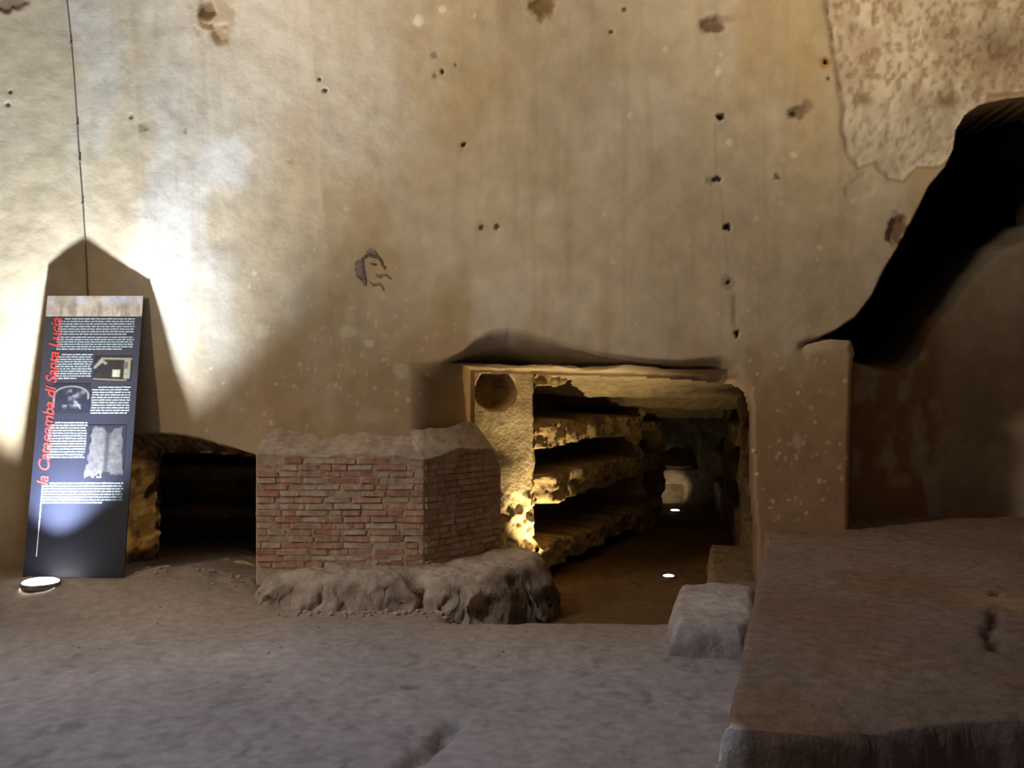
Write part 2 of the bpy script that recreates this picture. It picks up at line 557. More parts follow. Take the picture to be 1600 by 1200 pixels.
def build_main_wall():
    xs = axis((-7.0, -4.4, 0.08), (-4.4, 4.45, 0.0125), (4.45, 6.2, 0.08))
    zs = axis((-0.6, -0.3, 0.06), (-0.3, 4.75, 0.0125), (4.75, 6.3, 0.08))
    X, Z = np.meshgrid(xs, zs, indexing='ij')
    # pull the grid onto the outlines so their edges are clean
    for poly in (PASS_O, REC_O, HOLE_O):
        s = sdf(poly, X, Z)
        e = 0.004
        gx = (sdf(poly, X + e, Z) - sdf(poly, X - e, Z)) / (2 * e)
        gz = (sdf(poly, X, Z + e) - sdf(poly, X, Z - e)) / (2 * e)
        near = np.abs(s) < 0.0065
        X = np.where(near, X - gx * s, X)
        Z = np.where(near, Z - gz * s, Z)
    Y0 = wall_plan(X, Z)
    D, keep = carve(X, Z)
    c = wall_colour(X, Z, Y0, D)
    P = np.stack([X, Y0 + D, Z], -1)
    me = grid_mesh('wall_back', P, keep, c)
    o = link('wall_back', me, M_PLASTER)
    return tag(o, 'tall pale plastered cave wall with stains, holes and cut openings', kind='structure')


wall = build_main_wall()


def surf(X, Z):
    X = np.array([[float(X)]])
    Z = np.array([[float(Z)]])
    return float(wall_plan(X, Z)[0, 0])


def on_wall(px, py, lift=0.004):
    Y = 7.7
    for _ in range(6):
        X, Z = at(px, py, Y)
        Y = surf(X, Z)
    return Vector((X, Y - lift, Z))


# ------------------------------------------------------------------ floor
def floor_height(X, Y):
    z = np.full(X.shape, -0.15)
    z += 0.15 * sm(6.5, 7.35, Y + 0.15 * (fbm(X * 1.3, Y * 1.3, 51, 2) - 0.5)) * (1 - sm(-2.6, -1.75, X))
    ridge = np.exp(-((Y - 7.62) / 0.16) ** 2) * sm(-3.1, -2.8, X) * (1 - sm(-2.0, -1.9, X))
    z += ridge * (0.02 + 0.09 * (fbm(X * 9, Y * 9, 52, 3) - 0.35))
    drop = sm(6.62, 6.72, Y + 0.06 * (fbm(X * 3, Y * 3, 53, 2) - 0.5)) * sm(-0.55, -0.30, X)
    z -= 0.15 * drop
    z += 0.02 * (fbm(X * 1.4, Y * 1.4, 54, 3) - 0.5) + 0.022 * (fbm(X * 7, Y * 7, 55, 3) - 0.5)
    z += 0.03 * (fbm(X * 12, Y * 12, 56, 3) - 0.5) * sm(8.0, 8.6, Y)
    # gully bottom centre and the shallow rut beyond it
    g = [ground(px, py, -0.15) for px, py in ((600, 1235), (630, 1200), (655, 1180), (682, 1158), (706, 1132))]
    d = seg_dist(g, X, Y)
    z -= 0.07 * np.exp(-(d / 0.045) ** 2) * (0.2 + 1.3 * fbm(X * 18, Y * 18, 57, 3))
    g = [ground(px, py, -0.15) for px, py in ((540, 1098), (600, 1080), (660, 1070), (700, 1064), (760, 1060), (850, 1046), (960, 1030))]
    d = seg_dist(g, X, Y)
    z -= 0.016 * np.exp(-(d / 0.035) ** 2)
    return z


def build_floor():
    xs = axis((-7.0, -4.4, 0.15), (-4.4, 3.4, 0.025), (3.4, 6.2, 0.15))
    ys = axis((-3.0, 3.2, 0.2), (3.2, 9.2, 0.025), (9.2, 15.2, 0.06))
    X, Y = np.meshgrid(xs, ys, indexing='ij')
    z = floor_height(X, Y)
    c = np.empty(X.shape + (3,))
    c[...] = (0.385, 0.345, 0.335)
    a = fbm(X * 1.2, Y * 1.2, 61, 4)[..., None]
    b = fbm(X * 9, Y * 5, 62, 3)[..., None]
    c = c * (0.80 + 0.4 * a)
    dk = sm(0.55, 0.85, fbm(X * 14, Y * 8, 63, 4)[..., None])
    c = c * (1 - 0.30 * dk) * (0.92 + 0.16 * b)
    warm = (sm(5.3, 7.3, Y + 1.2 * (fbm(X * 0.8, Y * 0.8, 64, 3) - 0.5)) * 0.9)[..., None]  # warm light near the wall painted into the floor colour
    c = c * (1 - warm) + np.array((0.36, 0.275, 0.19)) * (0.75 + 0.5 * a) * warm
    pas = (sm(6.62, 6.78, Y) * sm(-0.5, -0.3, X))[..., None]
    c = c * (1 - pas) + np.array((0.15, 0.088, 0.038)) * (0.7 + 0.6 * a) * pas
    g = [ground(px, py, -0.15) for px, py in ((600, 1235), (630, 1200), (655, 1180), (682, 1158), (706, 1132))]
    d = seg_dist(g, X, Y)[..., None]
    k = 0.8 * np.exp(-(d / 0.045) ** 2) * sm(0.36, 0.52, fbm(X * 20, Y * 16, 65, 3))[..., None]
    c = c * (1 - k) + np.array((0.12, 0.09, 0.075)) * k
    me = grid_mesh('floor', np.stack([X, Y, z], -1), None, c)
    return tag(link('floor', me, M_DIRT), 'dusty packed earth floor with a small gully', kind='structure')


build_floor()


def plan_block(name, poly, top, z0, step, edge=0.05, rough=0.02, seed=0, colfn=None, mat_=None, sharp=2.8, parent=None):
    """a rock mass given by its plan outline: rounded, worn edges, closed sides down to z0"""
    xs_ = [p[0] for p in poly]
    ys_ = [p[1] for p in poly]
    xs = axis((min(xs_) - 0.08, max(xs_) + 0.08, step))
    ys = axis((min(ys_) - 0.08, max(ys_) + 0.08, step))
    X, Y = np.meshgrid(xs, ys, indexing='ij')
    s = sdf(poly, X, Y) + rough * 1.4 * (fbm(X * 3, Y * 3, seed, 3) - 0.5) 
    t = np.clip(s / edge, 0, 1)
    t = np.clip(1 - (1 - t) ** sharp, 0, 1)
    tp = top(X, Y) if callable(top) else np.full(X.shape, float(top))
    tp = tp + rough * 0.8 * (fbm(X * 6, Y * 6, seed + 9, 4) - 0.5)
    z = z0 + (tp - z0) * t
    keep = s > -0.0
    c = colfn(X, Y, z, s) if colfn else None
    side = 1 - sm(0.6, 1.0, t)
    ox = rough * 2.2 * (fbm(X * 8 + z * 3 + 3, Y * 6 + z * 10, seed + 21, 4) - 0.5) * side
    oy = rough * 2.2 * (fbm(X * 8 - z * 3, Y * 6 + z * 11 + 7, seed + 22, 4) - 0.5) * side
    z = z + rough * 0.8 * (fbm(X * 9, Y * 9, seed + 23, 3) - 0.5) * side
    z = z + rough * 0.35 * (fbm(X * 26, Y * 26 + z * 20, seed + 24, 3) - 0.5)
    ox = ox + rough * 0.7 * (fbm(X * 24, Y * 10 + z * 26, seed + 25, 3) - 0.5) * side
    oy = oy + rough * 0.7 * (fbm(X * 24 + 5, Y * 10 + z * 26, seed + 26, 3) - 0.5) * side
    X = X + ox
    Y = Y + oy
    me = grid_mesh(name, np.stack([X, Y, z], -1), keep, c)
    return link(name, me, mat_ or M_ROCK, parent)


# worn platform on the right
PLAT = [(0.66, 3.22), (0.70, 3.30), (1.02, 4.35), (1.35, 5.45), (1.70, 6.62), (1.97, 7.55), (1.99, 7.72), (2.40, 7.76), (2.45, 8.45), (5.2, 8.45), (5.9, 3.1), (3.0, 3.2), (1.6, 3.30), (1.0, 3.22)]


def plat_col(X, Y, z, s):
    c = np.empty(X.shape + (3,))
    a = fbm(X * 2.0, Y * 1.0, 71, 4)[..., None]
    c[...] = (0.27, 0.195, 0.145)
    c = c * (0.72 + 0.56 * a)
    k = (0.5 * sm(0.5, 0.7, fbm(X * 1.3 + 4, Y * 0.9, 72, 3)))[..., None]
    c = c * (1 - k) + np.array((0.27, 0.15, 0.07)) * k
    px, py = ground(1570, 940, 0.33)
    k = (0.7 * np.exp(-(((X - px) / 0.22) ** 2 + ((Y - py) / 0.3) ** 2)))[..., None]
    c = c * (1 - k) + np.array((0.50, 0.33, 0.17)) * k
    g = [ground(a_, b_, 0.33) for a_, b_ in ((1556, 925), (1552, 950), (1546, 985), (1552, 1005), (1554, 1032))]
    k = (0.95 * np.exp(-(seg_dist(g, X + 0.06 * (fbm(X * 9, Y * 7, 74, 2) - 0.5), Y) / 0.02) ** 2) * sm(0.34, 0.5, fbm(X * 6, Y * 6, 75, 2)))[..., None]
    c = c * (1 - k) + np.array((0.03, 0.022, 0.016)) * k
    px, py = ground(1136, 1139, 0.33)
    k = (np.exp(-(((X - px) / 0.06) ** 4 + ((Y - py) / 0.07) ** 4)))[..., None]
    c = c * (1 - k) + np.array((0.78, 0.70, 0.60)) * k
    return c


def plat_top(X, Y):
    z = np.full(X.shape, 0.33)
    g = [ground(a_, b_, 0.33) for a_, b_ in ((1556, 925), (1552, 950), (1546, 985), (1552, 1005), (1554, 1032))]
    z -= 0.04 * np.exp(-(seg_dist(g, X + 0.06 * (fbm(X * 9, Y * 7, 74, 2) - 0.5), Y) / 0.02) ** 2) * sm(0.34, 0.5, fbm(X * 6, Y * 6, 75, 2))
    z -= 0.05 * sm(3.55, 3.2, Y) * fbm(X * 6, Y * 6, 73, 3) * sm(0.75, 1.0, X)
    return z


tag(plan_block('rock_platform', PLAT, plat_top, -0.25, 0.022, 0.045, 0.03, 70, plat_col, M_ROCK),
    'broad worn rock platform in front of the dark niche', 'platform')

# loose-looking pale block between the passage mouth and the platform
BLK = [ground(1040, 1017, -0.15), (0.99, 6.25), (1.17, 6.95), (1.62, 7.05), (1.80, 6.85), (1.55, 5.90), (1.40, 5.72), (1.12, 5.78), (0.93, 5.82)]


def blk_col(X, Y, z, s):
    c = np.empty(X.shape + (3,))
    a = fbm(X * 4, Y * 4, 81, 4)[..., None]
    c[...] = (0.50, 0.44, 0.40)
    c = c * (0.7 + 0.6 * a)
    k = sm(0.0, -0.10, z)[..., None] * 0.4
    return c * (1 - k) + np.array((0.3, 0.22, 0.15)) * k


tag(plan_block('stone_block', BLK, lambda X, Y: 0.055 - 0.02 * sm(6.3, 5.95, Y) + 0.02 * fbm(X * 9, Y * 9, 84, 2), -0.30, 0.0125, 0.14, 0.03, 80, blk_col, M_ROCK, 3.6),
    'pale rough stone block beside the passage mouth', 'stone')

# ledge under the brick pier, its end turning into the passage
LEDGE = [(-2.02, 7.28), (-1.86, 7.06), (-1.5, 6.98), (-1.15, 6.93), (-0.71, 6.94), (-0.69, 7.06), (-0.66, 6.92), (-0.55, 6.90), (-0.32, 6.90), (-0.18, 6.98), (0.05, 7.12), (0.30, 7.32),
         (0.38, 7.55), (0.36, 7.95), (0.22, 8.15), (0.05, 8.35), (-0.5, 8.75), (-2.02, 7.85)]


def ledge_col(X, Y, z, s):
    c = np.empty(X.shape + (3,))
    a = fbm(X * 5, Y * 5, 91, 4)[..., None]
    c[...] = (0.46, 0.37, 0.28)
    c = c * (0.6 + 0.8 * a)
    k = (0.5 * sm(0.52, 0.66, fbm(X * 3 + 2, Y * 3 + z * 6, 92, 3)) * sm(0.12, 0.0, s))[..., None]
    c = c * (1 - k) + np.array((0.48, 0.45, 0.41)) * k
    k = (0.8 * sm(-0.30, -0.12, X) * sm(0.25, 0.05, s))[..., None]  # shade of the end face turned from the light, painted dark
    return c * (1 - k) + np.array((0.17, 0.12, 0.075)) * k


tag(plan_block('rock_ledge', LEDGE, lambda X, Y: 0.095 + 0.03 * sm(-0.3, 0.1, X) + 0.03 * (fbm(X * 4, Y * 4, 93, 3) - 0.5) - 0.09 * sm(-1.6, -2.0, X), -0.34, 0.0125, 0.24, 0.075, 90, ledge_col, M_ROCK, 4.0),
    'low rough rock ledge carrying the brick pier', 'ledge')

# ------------------------------------------------------------------ brick pier
PA = Vector((-1.975, 7.40, 0.07))
PB = Vector((-0.68, 7.40, 0.07))
PC = Vector((-0.09, 8.13, 0.07))
BR_TOP = 0.97

M_MORTAR = mat('lime_mortar', None, 0.95, 0.2, 16, 0.6, 45, 0.012)
M_BRICK = mat('thin_red_brick', None, 0.9, 0.25, 22, 0.5, 60, 0.006, rnd=[
    (0.47, 0.27, 0.18), (0.50, 0.36, 0.26), (0.47, 0.30, 0.21), (0.49, 0.25, 0.16), (0.51, 0.38, 0.28), (0.41, 0.22, 0.15), (0.49, 0.33, 0.23),
    (0.51, 0.37, 0.27), (0.47, 0.26, 0.17), (0.50, 0.35, 0.25), (0.51, 0.39, 0.29), (0.47, 0.30, 0.21), (0.50, 0.36, 0.26), (0.45, 0.27, 0.19)])


def limewash_brick(m):
    """pale limewash drips running down over bricks and mortar"""
    nt = m.node_tree
    N, L = nt.nodes, nt.links
    bs = N['Principled BSDF']
    src = bs.inputs['Base Color'].links[0].from_socket
    geo = N.new('ShaderNodeNewGeometry')
    mp = N.new('ShaderNodeMapping')
    mp.inputs['Scale'].default_value = (24, 24, 1.6)
    n = N.new('ShaderNodeTexNoise')
    n.inputs['Scale'].default_value = 1.0
    n.inputs['Detail'].default_value = 3
    L.new(geo.outputs['Position'], mp.inputs['Vector'])
    L.new(mp.outputs['Vector'], n.inputs['Vector'])
    r = N.new('ShaderNodeValToRGB')
    r.color_ramp.elements[0].position = 0.56
    r.color_ramp.elements[1].position = 0.70
    L.new(n.outputs['Fac'], r.inputs['Fac'])
    sc = N.new('ShaderNodeMath')
    sc.operation = 'MULTIPLY'
    sc.inputs[1].default_value = 0.55
    L.new(r.outputs['Color'], sc.inputs[0])
    mx = N.new('ShaderNodeMix')
    mx.data_type = 'RGBA'
    L.new(sc.outputs[0], mx.inputs['Factor'])
    L.new(src, mx.inputs[6])
    mx.inputs[7].default_value = (0.58, 0.52, 0.44, 1)
    L.new(mx.outputs[2], bs.inputs['Base Color'])


limewash_brick(M_BRICK)
limewash_brick(M_MORTAR)


def brick_mesh(seed):
    r = random.Random(seed)
    bm = bmesh.new()
    bmesh.ops.create_cube(bm, size=1)
    bmesh.ops.bevel(bm, geom=list(bm.edges), offset=0.09, segments=1, affect='EDGES')
    for v in bm.verts:
        v.co.x += r.uniform(-0.03, 0.03)
        v.co.y += r.uniform(-0.12, 0.12)
        v.co.z += r.uniform(-0.09, 0.09)
    me = bpy.data.meshes.new('brick')
    bm.to_mesh(me)
    bm.free()
    me.materials.append(M_BRICK)
    return me


BRICKS = [brick_mesh(i) for i in range(8)]


def build_pier():
    root = empty('brick_pier', ((PA.x + PB.x) / 2, 7.6, 0.07))
    tag(root, 'squat thin-brick pier with rough mortar cap under the plaster wall', 'brick pier')
    off = root.location
    # mortar core: a sheet running along front and side, then leaning back to the wall at the top
    L1 = (PB - PA).length
    L2 = (PC - PB).length
    us = axis((-0.30, L1, 0.0125), (L1, L1 + L2, 0.0125), (L1 + L2, L1 + L2 + 0.4, 0.05))
    hs = axis((-0.12, BR_TOP + 0.16, 0.0125))
    U, H = np.meshgrid(us, hs, indexing='ij')
    d1 = (PB - PA).normalized()
    d2 = (PC - PB).normalized()
    n2 = Vector((-d2.y, d2.x, 0))          # inward
    back = (n2 + Vector((0, 1, 0))).normalized()
    X = np.where(U < 0, PA.x, np.where(U < L1, PA.x + d1.x * U, PB.x + d2.x * np.minimum(U - L1, L2)))
    Yb = np.where(U < 0, PA.y - U, np.where(U < L1, PA.y + 0 * U, PB.y + d2.y * np.minimum(U - L1, L2)))
    over = np.clip(U - L1 - L2, 0, None)
    X = X - over * 0.9
    Yb = Yb + over * 0.3
    inx = np.where(U < L1, 0.0, n2.x)
    iny = np.where(U < L1, 1.0, n2.y)
    blend = sm(L1 - 0.20, L1 + 0.20, U)
    inx = n2.x * blend
    iny = 1 * (1 - blend) + n2.y * blend
    ragged = 0.06 * (fbm(U * 4, U * 0, 101, 3) - 0.5)
    capstart = BR_TOP - 0.09 + ragged - 0.04 * sm(L1 - 0.22, L1, U) * sm(L1 + 0.3, L1, U) - 0.10 * sm(L1 + L2 - 0.16, L1 + L2, U)
    lean = np.clip(H - capstart, 0, None)
    rec = 0.008 + 0.010 * (fbm(U * 22, H * 22, 102, 3) - 0.5) - 0.03 * sm(capstart - 0.01, capstart + 0.02, H) + lean * (1.9 - 1.1 * blend) + 0.022 * (fbm(U * 9, H * 9, 103, 3) - 0.5) * sm(capstart - 0.02, capstart + 0.05, H)
    Zz = PA.z + H - 0.3 * lean * (fbm(U * 7, H * 0, 105, 2))
    P = np.stack([X + inx * rec - off.x, Yb + iny * rec - off.y, Zz - off.z], -1)
    c = np.empty(U.shape + (3,))
    c[...] = (0.46, 0.35, 0.25)
    a = fbm(U * 8, H * 8, 104, 3)[..., None]
    c = c * (0.75 + 0.5 * a)
    link('mortar_core', grid_mesh('mortar_core', P, None, c), M_MORTAR, root)
    rng = random.Random(3)
    rows = 18
    rh = (BR_TOP - 0.07) / rows
    n = 0
    for face, (O, d, LL) in enumerate(((PA, d1, L1), (PB, d2, L2))):
        ang = math.atan2(d.y, d.x)
        for r in range(rows):
            u = rng.uniform(-0.12, 0.0)
            hz = (r + 0.5) * rh + 0.01
            while u < LL - 0.02:
                w = rng.choice((0.21, 0.23, 0.19, 0.15, 0.11, 0.25))
                a0 = max(u, 0.0 if face == 0 else 0.012)
                a1 = min(u + w, LL)
                # the pier's upper corners are broken away
                lim = BR_TOP - 0.09
                if face == 0 and a1 > L1 - 0.12:
                    lim = BR_TOP - 0.17
                if face == 1 and a0 < 0.15:
                    lim = BR_TOP - 0.18
                if face == 1 and a1 > LL - 0.10:
                    lim = BR_TOP - 0.24
                gone = rng.random() < 0.05
                if a1 - a0 > 0.035 and hz < lim and not gone:
                    o = bpy.data.objects.new('brick', BRICKS[rng.randrange(8)])
                    COL.objects.link(o)
                    o.parent = root
                    dep = 0.06
                    c0 = O + d * ((a0 + a1) / 2)
                    inn = Vector((0, 1, 0)) if face == 0 else n2
                    p = c0 + inn * (dep / 2 - 0.004 + rng.uniform(-0.004, 0.008))
                    o.location = (p.x - off.x, p.y - off.y, p.z + hz + rng.uniform(-.002, .002) - off.z)
                    o.rotation_euler = (0, rng.uniform(-0.012, 0.012), ang + rng.uniform(-0.015, 0.015))
                    o.scale = (a1 - a0 - 0.008, dep, rh - 0.006 + rng.uniform(-0.003, 0.002))
                    n += 1
                u += w
    return root


build_pier()


# ------------------------------------------------------------------ passage and corridor
def relief(name, A, B, z0, z1, step, fn, colfn, mat_, ext=0.0, ext0=None):
    """upright rock face along A->B (plan); fn(u,z) = how far it is cut back; faces to the right of A->B"""
    A = Vector((A[0], A[1], 0))
    B = Vector((B[0], B[1], 0))
    L = (B - A).length
    d = (B - A) / L
    n = Vector((-d.y, d.x, 0))
    us = axis((-(ext if ext0 is None else ext0), L + ext, step))
    zs = axis((z0, z1, step))
    U, Z = np.meshgrid(us, zs, indexing='ij')
    D = fn(U, Z)
    P = np.stack([A.x + d.x * U + n.x * D, A.y + d.y * U + n.y * D, Z], -1)
    c = colfn(U, Z, D)
    return link(name, grid_mesh(name, P, None, c), mat_)


def rock_col(seed, base=(0.42, 0.33, 0.21), dark=(0.24, 0.17, 0.10)):
    def f(U, Z, D):
        c = np.empty(U.shape + (3,))
        a = fbm(U * 3, Z * 3, seed, 4)[..., None]
        c[...] = base
        c = c * (0.75 + 0.5 * a)
        k = (0.6 * sm(0.5, 0.7, fbm(U * 8, Z * 8, seed + 3, 3)))[..., None]
        return c * (1 - k) + np.array(dark) * k
    return f


# wall facing the hall just inside the opening, with a round niche
A1, B1 = (-0.46, 8.40), (0.26, 8.70)


def inner_fn(U, Z):
    d = 0.03 * (fbm(U * 4, Z * 4, 111, 3) - 0.5)
    r = np.hypot((U - 0.345) / 0.185, (Z - 1.435) / 0.20) + 0.18 * (fbm(U * 6, Z * 6, 112, 2) - 0.5)
    r = np.where(Z < 1.34, r + (1.34 - Z) * 3.0, r)
    d = d + 0.32 * sm(1.03, 0.9, r)
    ru = sm(0.62, 0.35, Z + 0.2 * (fbm(U * 3, Z * 3, 114, 2) - 0.5))
    d = d + ru * 0.20 * (fbm(U * 9, Z * 9, 113, 4) - 0.5)
    d = d - 0.10 * sm(1.1, 0.4, Z) * sm(0.75, 0.4, U)
    d = d + 0.30 * sm(0.64, 0.86, U + 0.10 * (fbm(U * 5, Z * 5, 116, 3) - 0.5)) ** 2
    return d


def inner_col(U, Z, D):
    c = np.empty(U.shape + (3,))
    c[...] = (0.58, 0.49, 0.34)
    a = fbm(U * 3, Z * 2, 115, 3)[..., None]
    c = c * (0.85 + 0.3 * a)
    k = (0.7 * sm(0.55, 0.3, Z))[..., None]
    c = c * (1 - k) + np.array((0.55, 0.45, 0.27)) * k
    k = (0.8 * sm(0.10, 0.25, D) * (np.abs(U - 0.345) < 0.25))[..., None]
    return c * (1 - k) + np.array((0.34, 0.20, 0.09)) * k


o = relief('wall_passage', A1, B1, -0.5, 1.85, 0.0125, inner_fn, inner_col, M_ROCK, 0.03)
tag(o, 'cream rock face with a round niche just inside the passage', kind='structure')

# corridor wall with four tiers of burial shelves
A2, B2 = (0.25, 8.66), (1.93, 12.42)
SLOTS = [(1.17, 1.455, 0.02, 3.12), (0.67, 0.905, 0.0, 3.12), (0.03, 0.385, 0.05, 3.12), (-0.6, -0.215, 0.10, 3.12),
         (1.05, 1.36, 3.36, 4.05), (0.62, 0.90, 3.36, 4.05), (0.05, 0.38, 3.36, 4.05)]


def loc_fn(U, Z):
    d = 0.17 * (fbm(U * 4, Z * 6, 121, 4) - 0.5) + 0.08 * (fbm(U * 15, Z * 17, 122, 3) - 0.5)
    w = 0.10 * (fbm(U * 2.5, Z * 2.5, 123, 3) - 0.5) + 0.05 * (fbm(U * 9, Z * 9, 125, 2) - 0.5)
    for z0, z1, u0, u1 in SLOTS:
        s = sdf([(u0, z0), (u1, z0), (u1, z1), (u0, z1)], U, Z) + w + 0.03
        r_ = 0.06
        d = np.where(s > -0.02, d * (1 - 0.35 * sm(-0.02, 0.05, s)), d)
        d = d + 0.75 * sm(0.0, 0.05, s)
    d = d + 0.35 * np.exp(-((U - 3.24) / 0.05) ** 2) * 0.3
    d = d + 0.05 * sm(0.2, -0.1, U)
    return d


o = relief('wall_loculi', A2, B2, -0.6, 1.85, 0.0145, loc_fn, rock_col(124, (0.38, 0.285, 0.16), (0.18, 0.125, 0.07)), M_ROCK, 0.10, 0.015)
tag(o, 'rough rock wall of the corridor cut with tiers of burial shelves', kind='structure')

# right side of the corridor
A3, B3 = (3.05, 14.6), (2.06, 7.74)


def right_fn(U, Z):
    L = 6.96
    d = 0.08 * (fbm(U * 4, Z * 4, 131, 4) - 0.5)
    w = 0.05 * (fbm(U * 2.5, Z * 2.5, 133, 3) - 0.5)
    for a0, a1 in ((0.4, 2.2), (2.6, 4.3), (4.7, 6.6)):
        for z0, z1 in ((1.05, 1.50), (0.55, 0.82), (0.10, 0.40)):
            s = sdf([(a0, z0), (a1, z0), (a1, z1), (a0, z1)], U, Z) + w
            d = d + 0.5 * sm(0.0, 0.06, s)
    return d


o = relief('wall_corridor', A3, B3, -0.6, 1.85, 0.02, right_fn, rock_col(134, (0.22, 0.16, 0.10), (0.12, 0.085, 0.05)), M_ROCK, 0.0)
tag(o, 'dark corridor wall with shelves behind the right pillar', kind='structure')


# corridor end with an arched recess and a small lit niche
def end_fn(U, Z):
    d = 0.10 * (fbm(U * 4, Z * 4, 141, 4) - 0.5)
    cx = 0.62
    r = np.hypot((U - cx) / 0.42, np.clip(Z - 0.60, 0, None) / 0.42)
    d = d + 0.35 * sm(1.05, 0.92, r) * (Z > 0.25)
    s = sdf([(0.50, -0.5), (0.87, -0.5), (0.87, 0.03), (0.50, 0.03)], U, Z) + 0.02 * (fbm(U * 8, Z * 8, 143, 2) - 0.5)
    d = d + 0.28 * sm(0.0, 0.05, s)
    return d


o = relief('wall_end', (1.70, 14.15), (3.20, 14.15), -0.6, 1.8, 0.02, end_fn, rock_col(144, (0.28, 0.21, 0.13), (0.16, 0.11, 0.07)), M_ROCK, 0.1)
tag(o, 'far end of the corridor with an arched recess', kind='structure')


# passage vault
def build_passage_ceiling():
    xs = axis((-1.2, 4.0, 0.03))
    ys = axis((7.72, 15.0, 0.03))
    X, Y = np.meshgrid(xs, ys, indexing='ij')
    z = 1.635 - 0.105 * np.clip(Y - 8.2, 0, 4.6)
    z = z + 0.12 * (fbm(X * 1.4, Y * 1.4, 151, 3) - 0.5) + 0.05 * (fbm(X * 6, Y * 6, 152, 3) - 0.5)
    wv = 0.5 * (fbm(X * 1.5, Y * 0.6, 154, 3) - 0.5)
    z = z - 0.05 * sm(0.8, 1.9, X) * sm(9.5, 8.0, Y)
    for yc, a in ((9.9, 0.07), (11.2, 0.09), (12.4, 0.10)):
        z = z - a * np.exp(-((Y - yc - 0.15 * (X - 1.5) - wv) / 0.22) ** 2)
    z = np.where(Y < 7.95, np.maximum(z, 1.62), z)
    c = np.empty(X.shape + (3,))
    c[...] = (0.42, 0.34, 0.22)
    c = c * (0.8 + 0.4 * fbm(X * 2, Y * 2, 153, 3)[..., None])
    o = link('ceiling_passage', grid_mesh('ceiling_passage', np.stack([X, Y, z], -1), X < 1.98 + (Y - 7.72) * 0.156 + 0.30, c), M_ROCK)
    tag(o, 'low uneven rock ceiling of the passage', kind='structure')


build_passage_ceiling()

# low kerb on the right of the passage floor
KERB = [(1.55, 7.45), (1.62, 8.0), (1.95, 9.6), (2.6, 9.6), (2.3, 7.5)]
tag(plan_block('rock_kerb', KERB, -0.10, -0.45, 0.02, 0.06, 0.04, 160, lambda X, Y, z, s: np.array((0.24, 0.17, 0.10)) * (0.7 + 0.6 * fbm(X * 5, Y * 5, 161, 3)[..., None]), M_ROCK),
    'low dark rock kerb along the passage behind the pale block', 'kerb')


# chamber behind the low opening on the left: shelves cut into its back
def chamber_fn(U, Z):
    d = 0.08 * (fbm(U * 4, Z * 4, 171, 4) - 0.5)
    for z0, z1 in ((0.72, 0.98), (0.34, 0.60), (-0.05, 0.22)):
        s = sdf([(0.25, z0), (2.0, z0), (2.0, z1), (0.25, z1)], U, Z) + 0.04 * (fbm(U * 3, Z * 3, 172, 2) - 0.5)
        d = d + 0.4 * sm(0, 0.05, s)
    return d


o = relief('wall_chamber', (-3.9, 9.1), (-1.4, 9.1), -0.3, 1.5, 0.02, chamber_fn, rock_col(173, (0.22, 0.15, 0.09), (0.12, 0.08, 0.05)), M_ROCK)
tag(o, 'dark back wall of the low burial chamber with cut shelves', kind='structure')
o = relief('wall_chamber', (-3.28, 7.95), (-3.35, 9.2), -0.3, 1.5, 0.02, lambda U, Z: 0.16 * (fbm(U * 6, Z * 6, 175, 4) - 0.5), rock_col(174, (0.46, 0.34, 0.17), (0.2, 0.13, 0.07)), M_ROCK)
o.name = 'wall_chamber_side'
tag(o, 'rough golden side of the low burial chamber', kind='structure')


# rock mass around everything: closes chamber, passage, shaft and hall
def shell():
    m = MB()
    m.box(-4.3, 7.9, 1.30, -1.2, 9.4, 1.45)
    tag(m.build('ceiling_chamber', M_DARKROCK), 'rock ceiling of the low burial chamber', kind='structure')
    m = MB()
    m.box(-7.2, 15.2, -1.0, 7.0, 15.4, 6.6)
    tag(m.build('wall_rock_back', M_DARKROCK), 'solid rock behind the passages', kind='structure')
    m = MB()
    m.box(-7.4, -3.0, -1.0, -7.0, 15.4, 6.6)
    tag(m.build('wall_left', M_CEIL), 'left side of the hall', kind='structure')
    m = MB()
    m.box(6.0, -3.0, -1.0, 6.4, 15.4, 6.6)
    tag(m.build('wall_right', M_CEIL), 'right side of the hall', kind='structure')
    m = MB()
    m.box(-7.4, -3.0, 6.15, 6.4, 15.4, 6.6)
    tag(m.build('ceiling', M_CEIL), 'rock ceiling of the hall', kind='structure')
    m = MB()
    m.box(-7.4, 8.3, -1.0, 6.4, 15.4, -0.75)
    tag(m.build('floor_rock', M_DARKROCK), 'bedrock below the passages', kind='structure')
    # partition between the passage and the shaft over the niche
    m = MB()
    m.poly([(2.40, 8.75, -0.6), (3.55, 15.3, -0.6), (3.55, 15.3, 6.2), (2.40, 8.75, 6.2)])
    m.poly([(2.34, 8.75, -0.6), (3.49, 15.3, -0.6), (3.49, 15.3, 6.2), (2.34, 8.75, 6.2)][::-1])
    m.poly([(2.34, 8.75, -0.6), (2.34, 8.75, 6.2), (2.40, 8.75, 6.2), (2.40, 8.75, -0.6)])
    tag(m.build('wall_shaft_side', M_DARKROCK), 'rock beside the dark shaft', kind='structure')


shell()


# ------------------------------------------------------------------ uplights
M_STEEL = plain('brushed_steel', (0.35, 0.34, 0.33), 0.4, 0.9)
M_HOUSE = plain('black_housing', (0.03, 0.03, 0.03), 0.5)


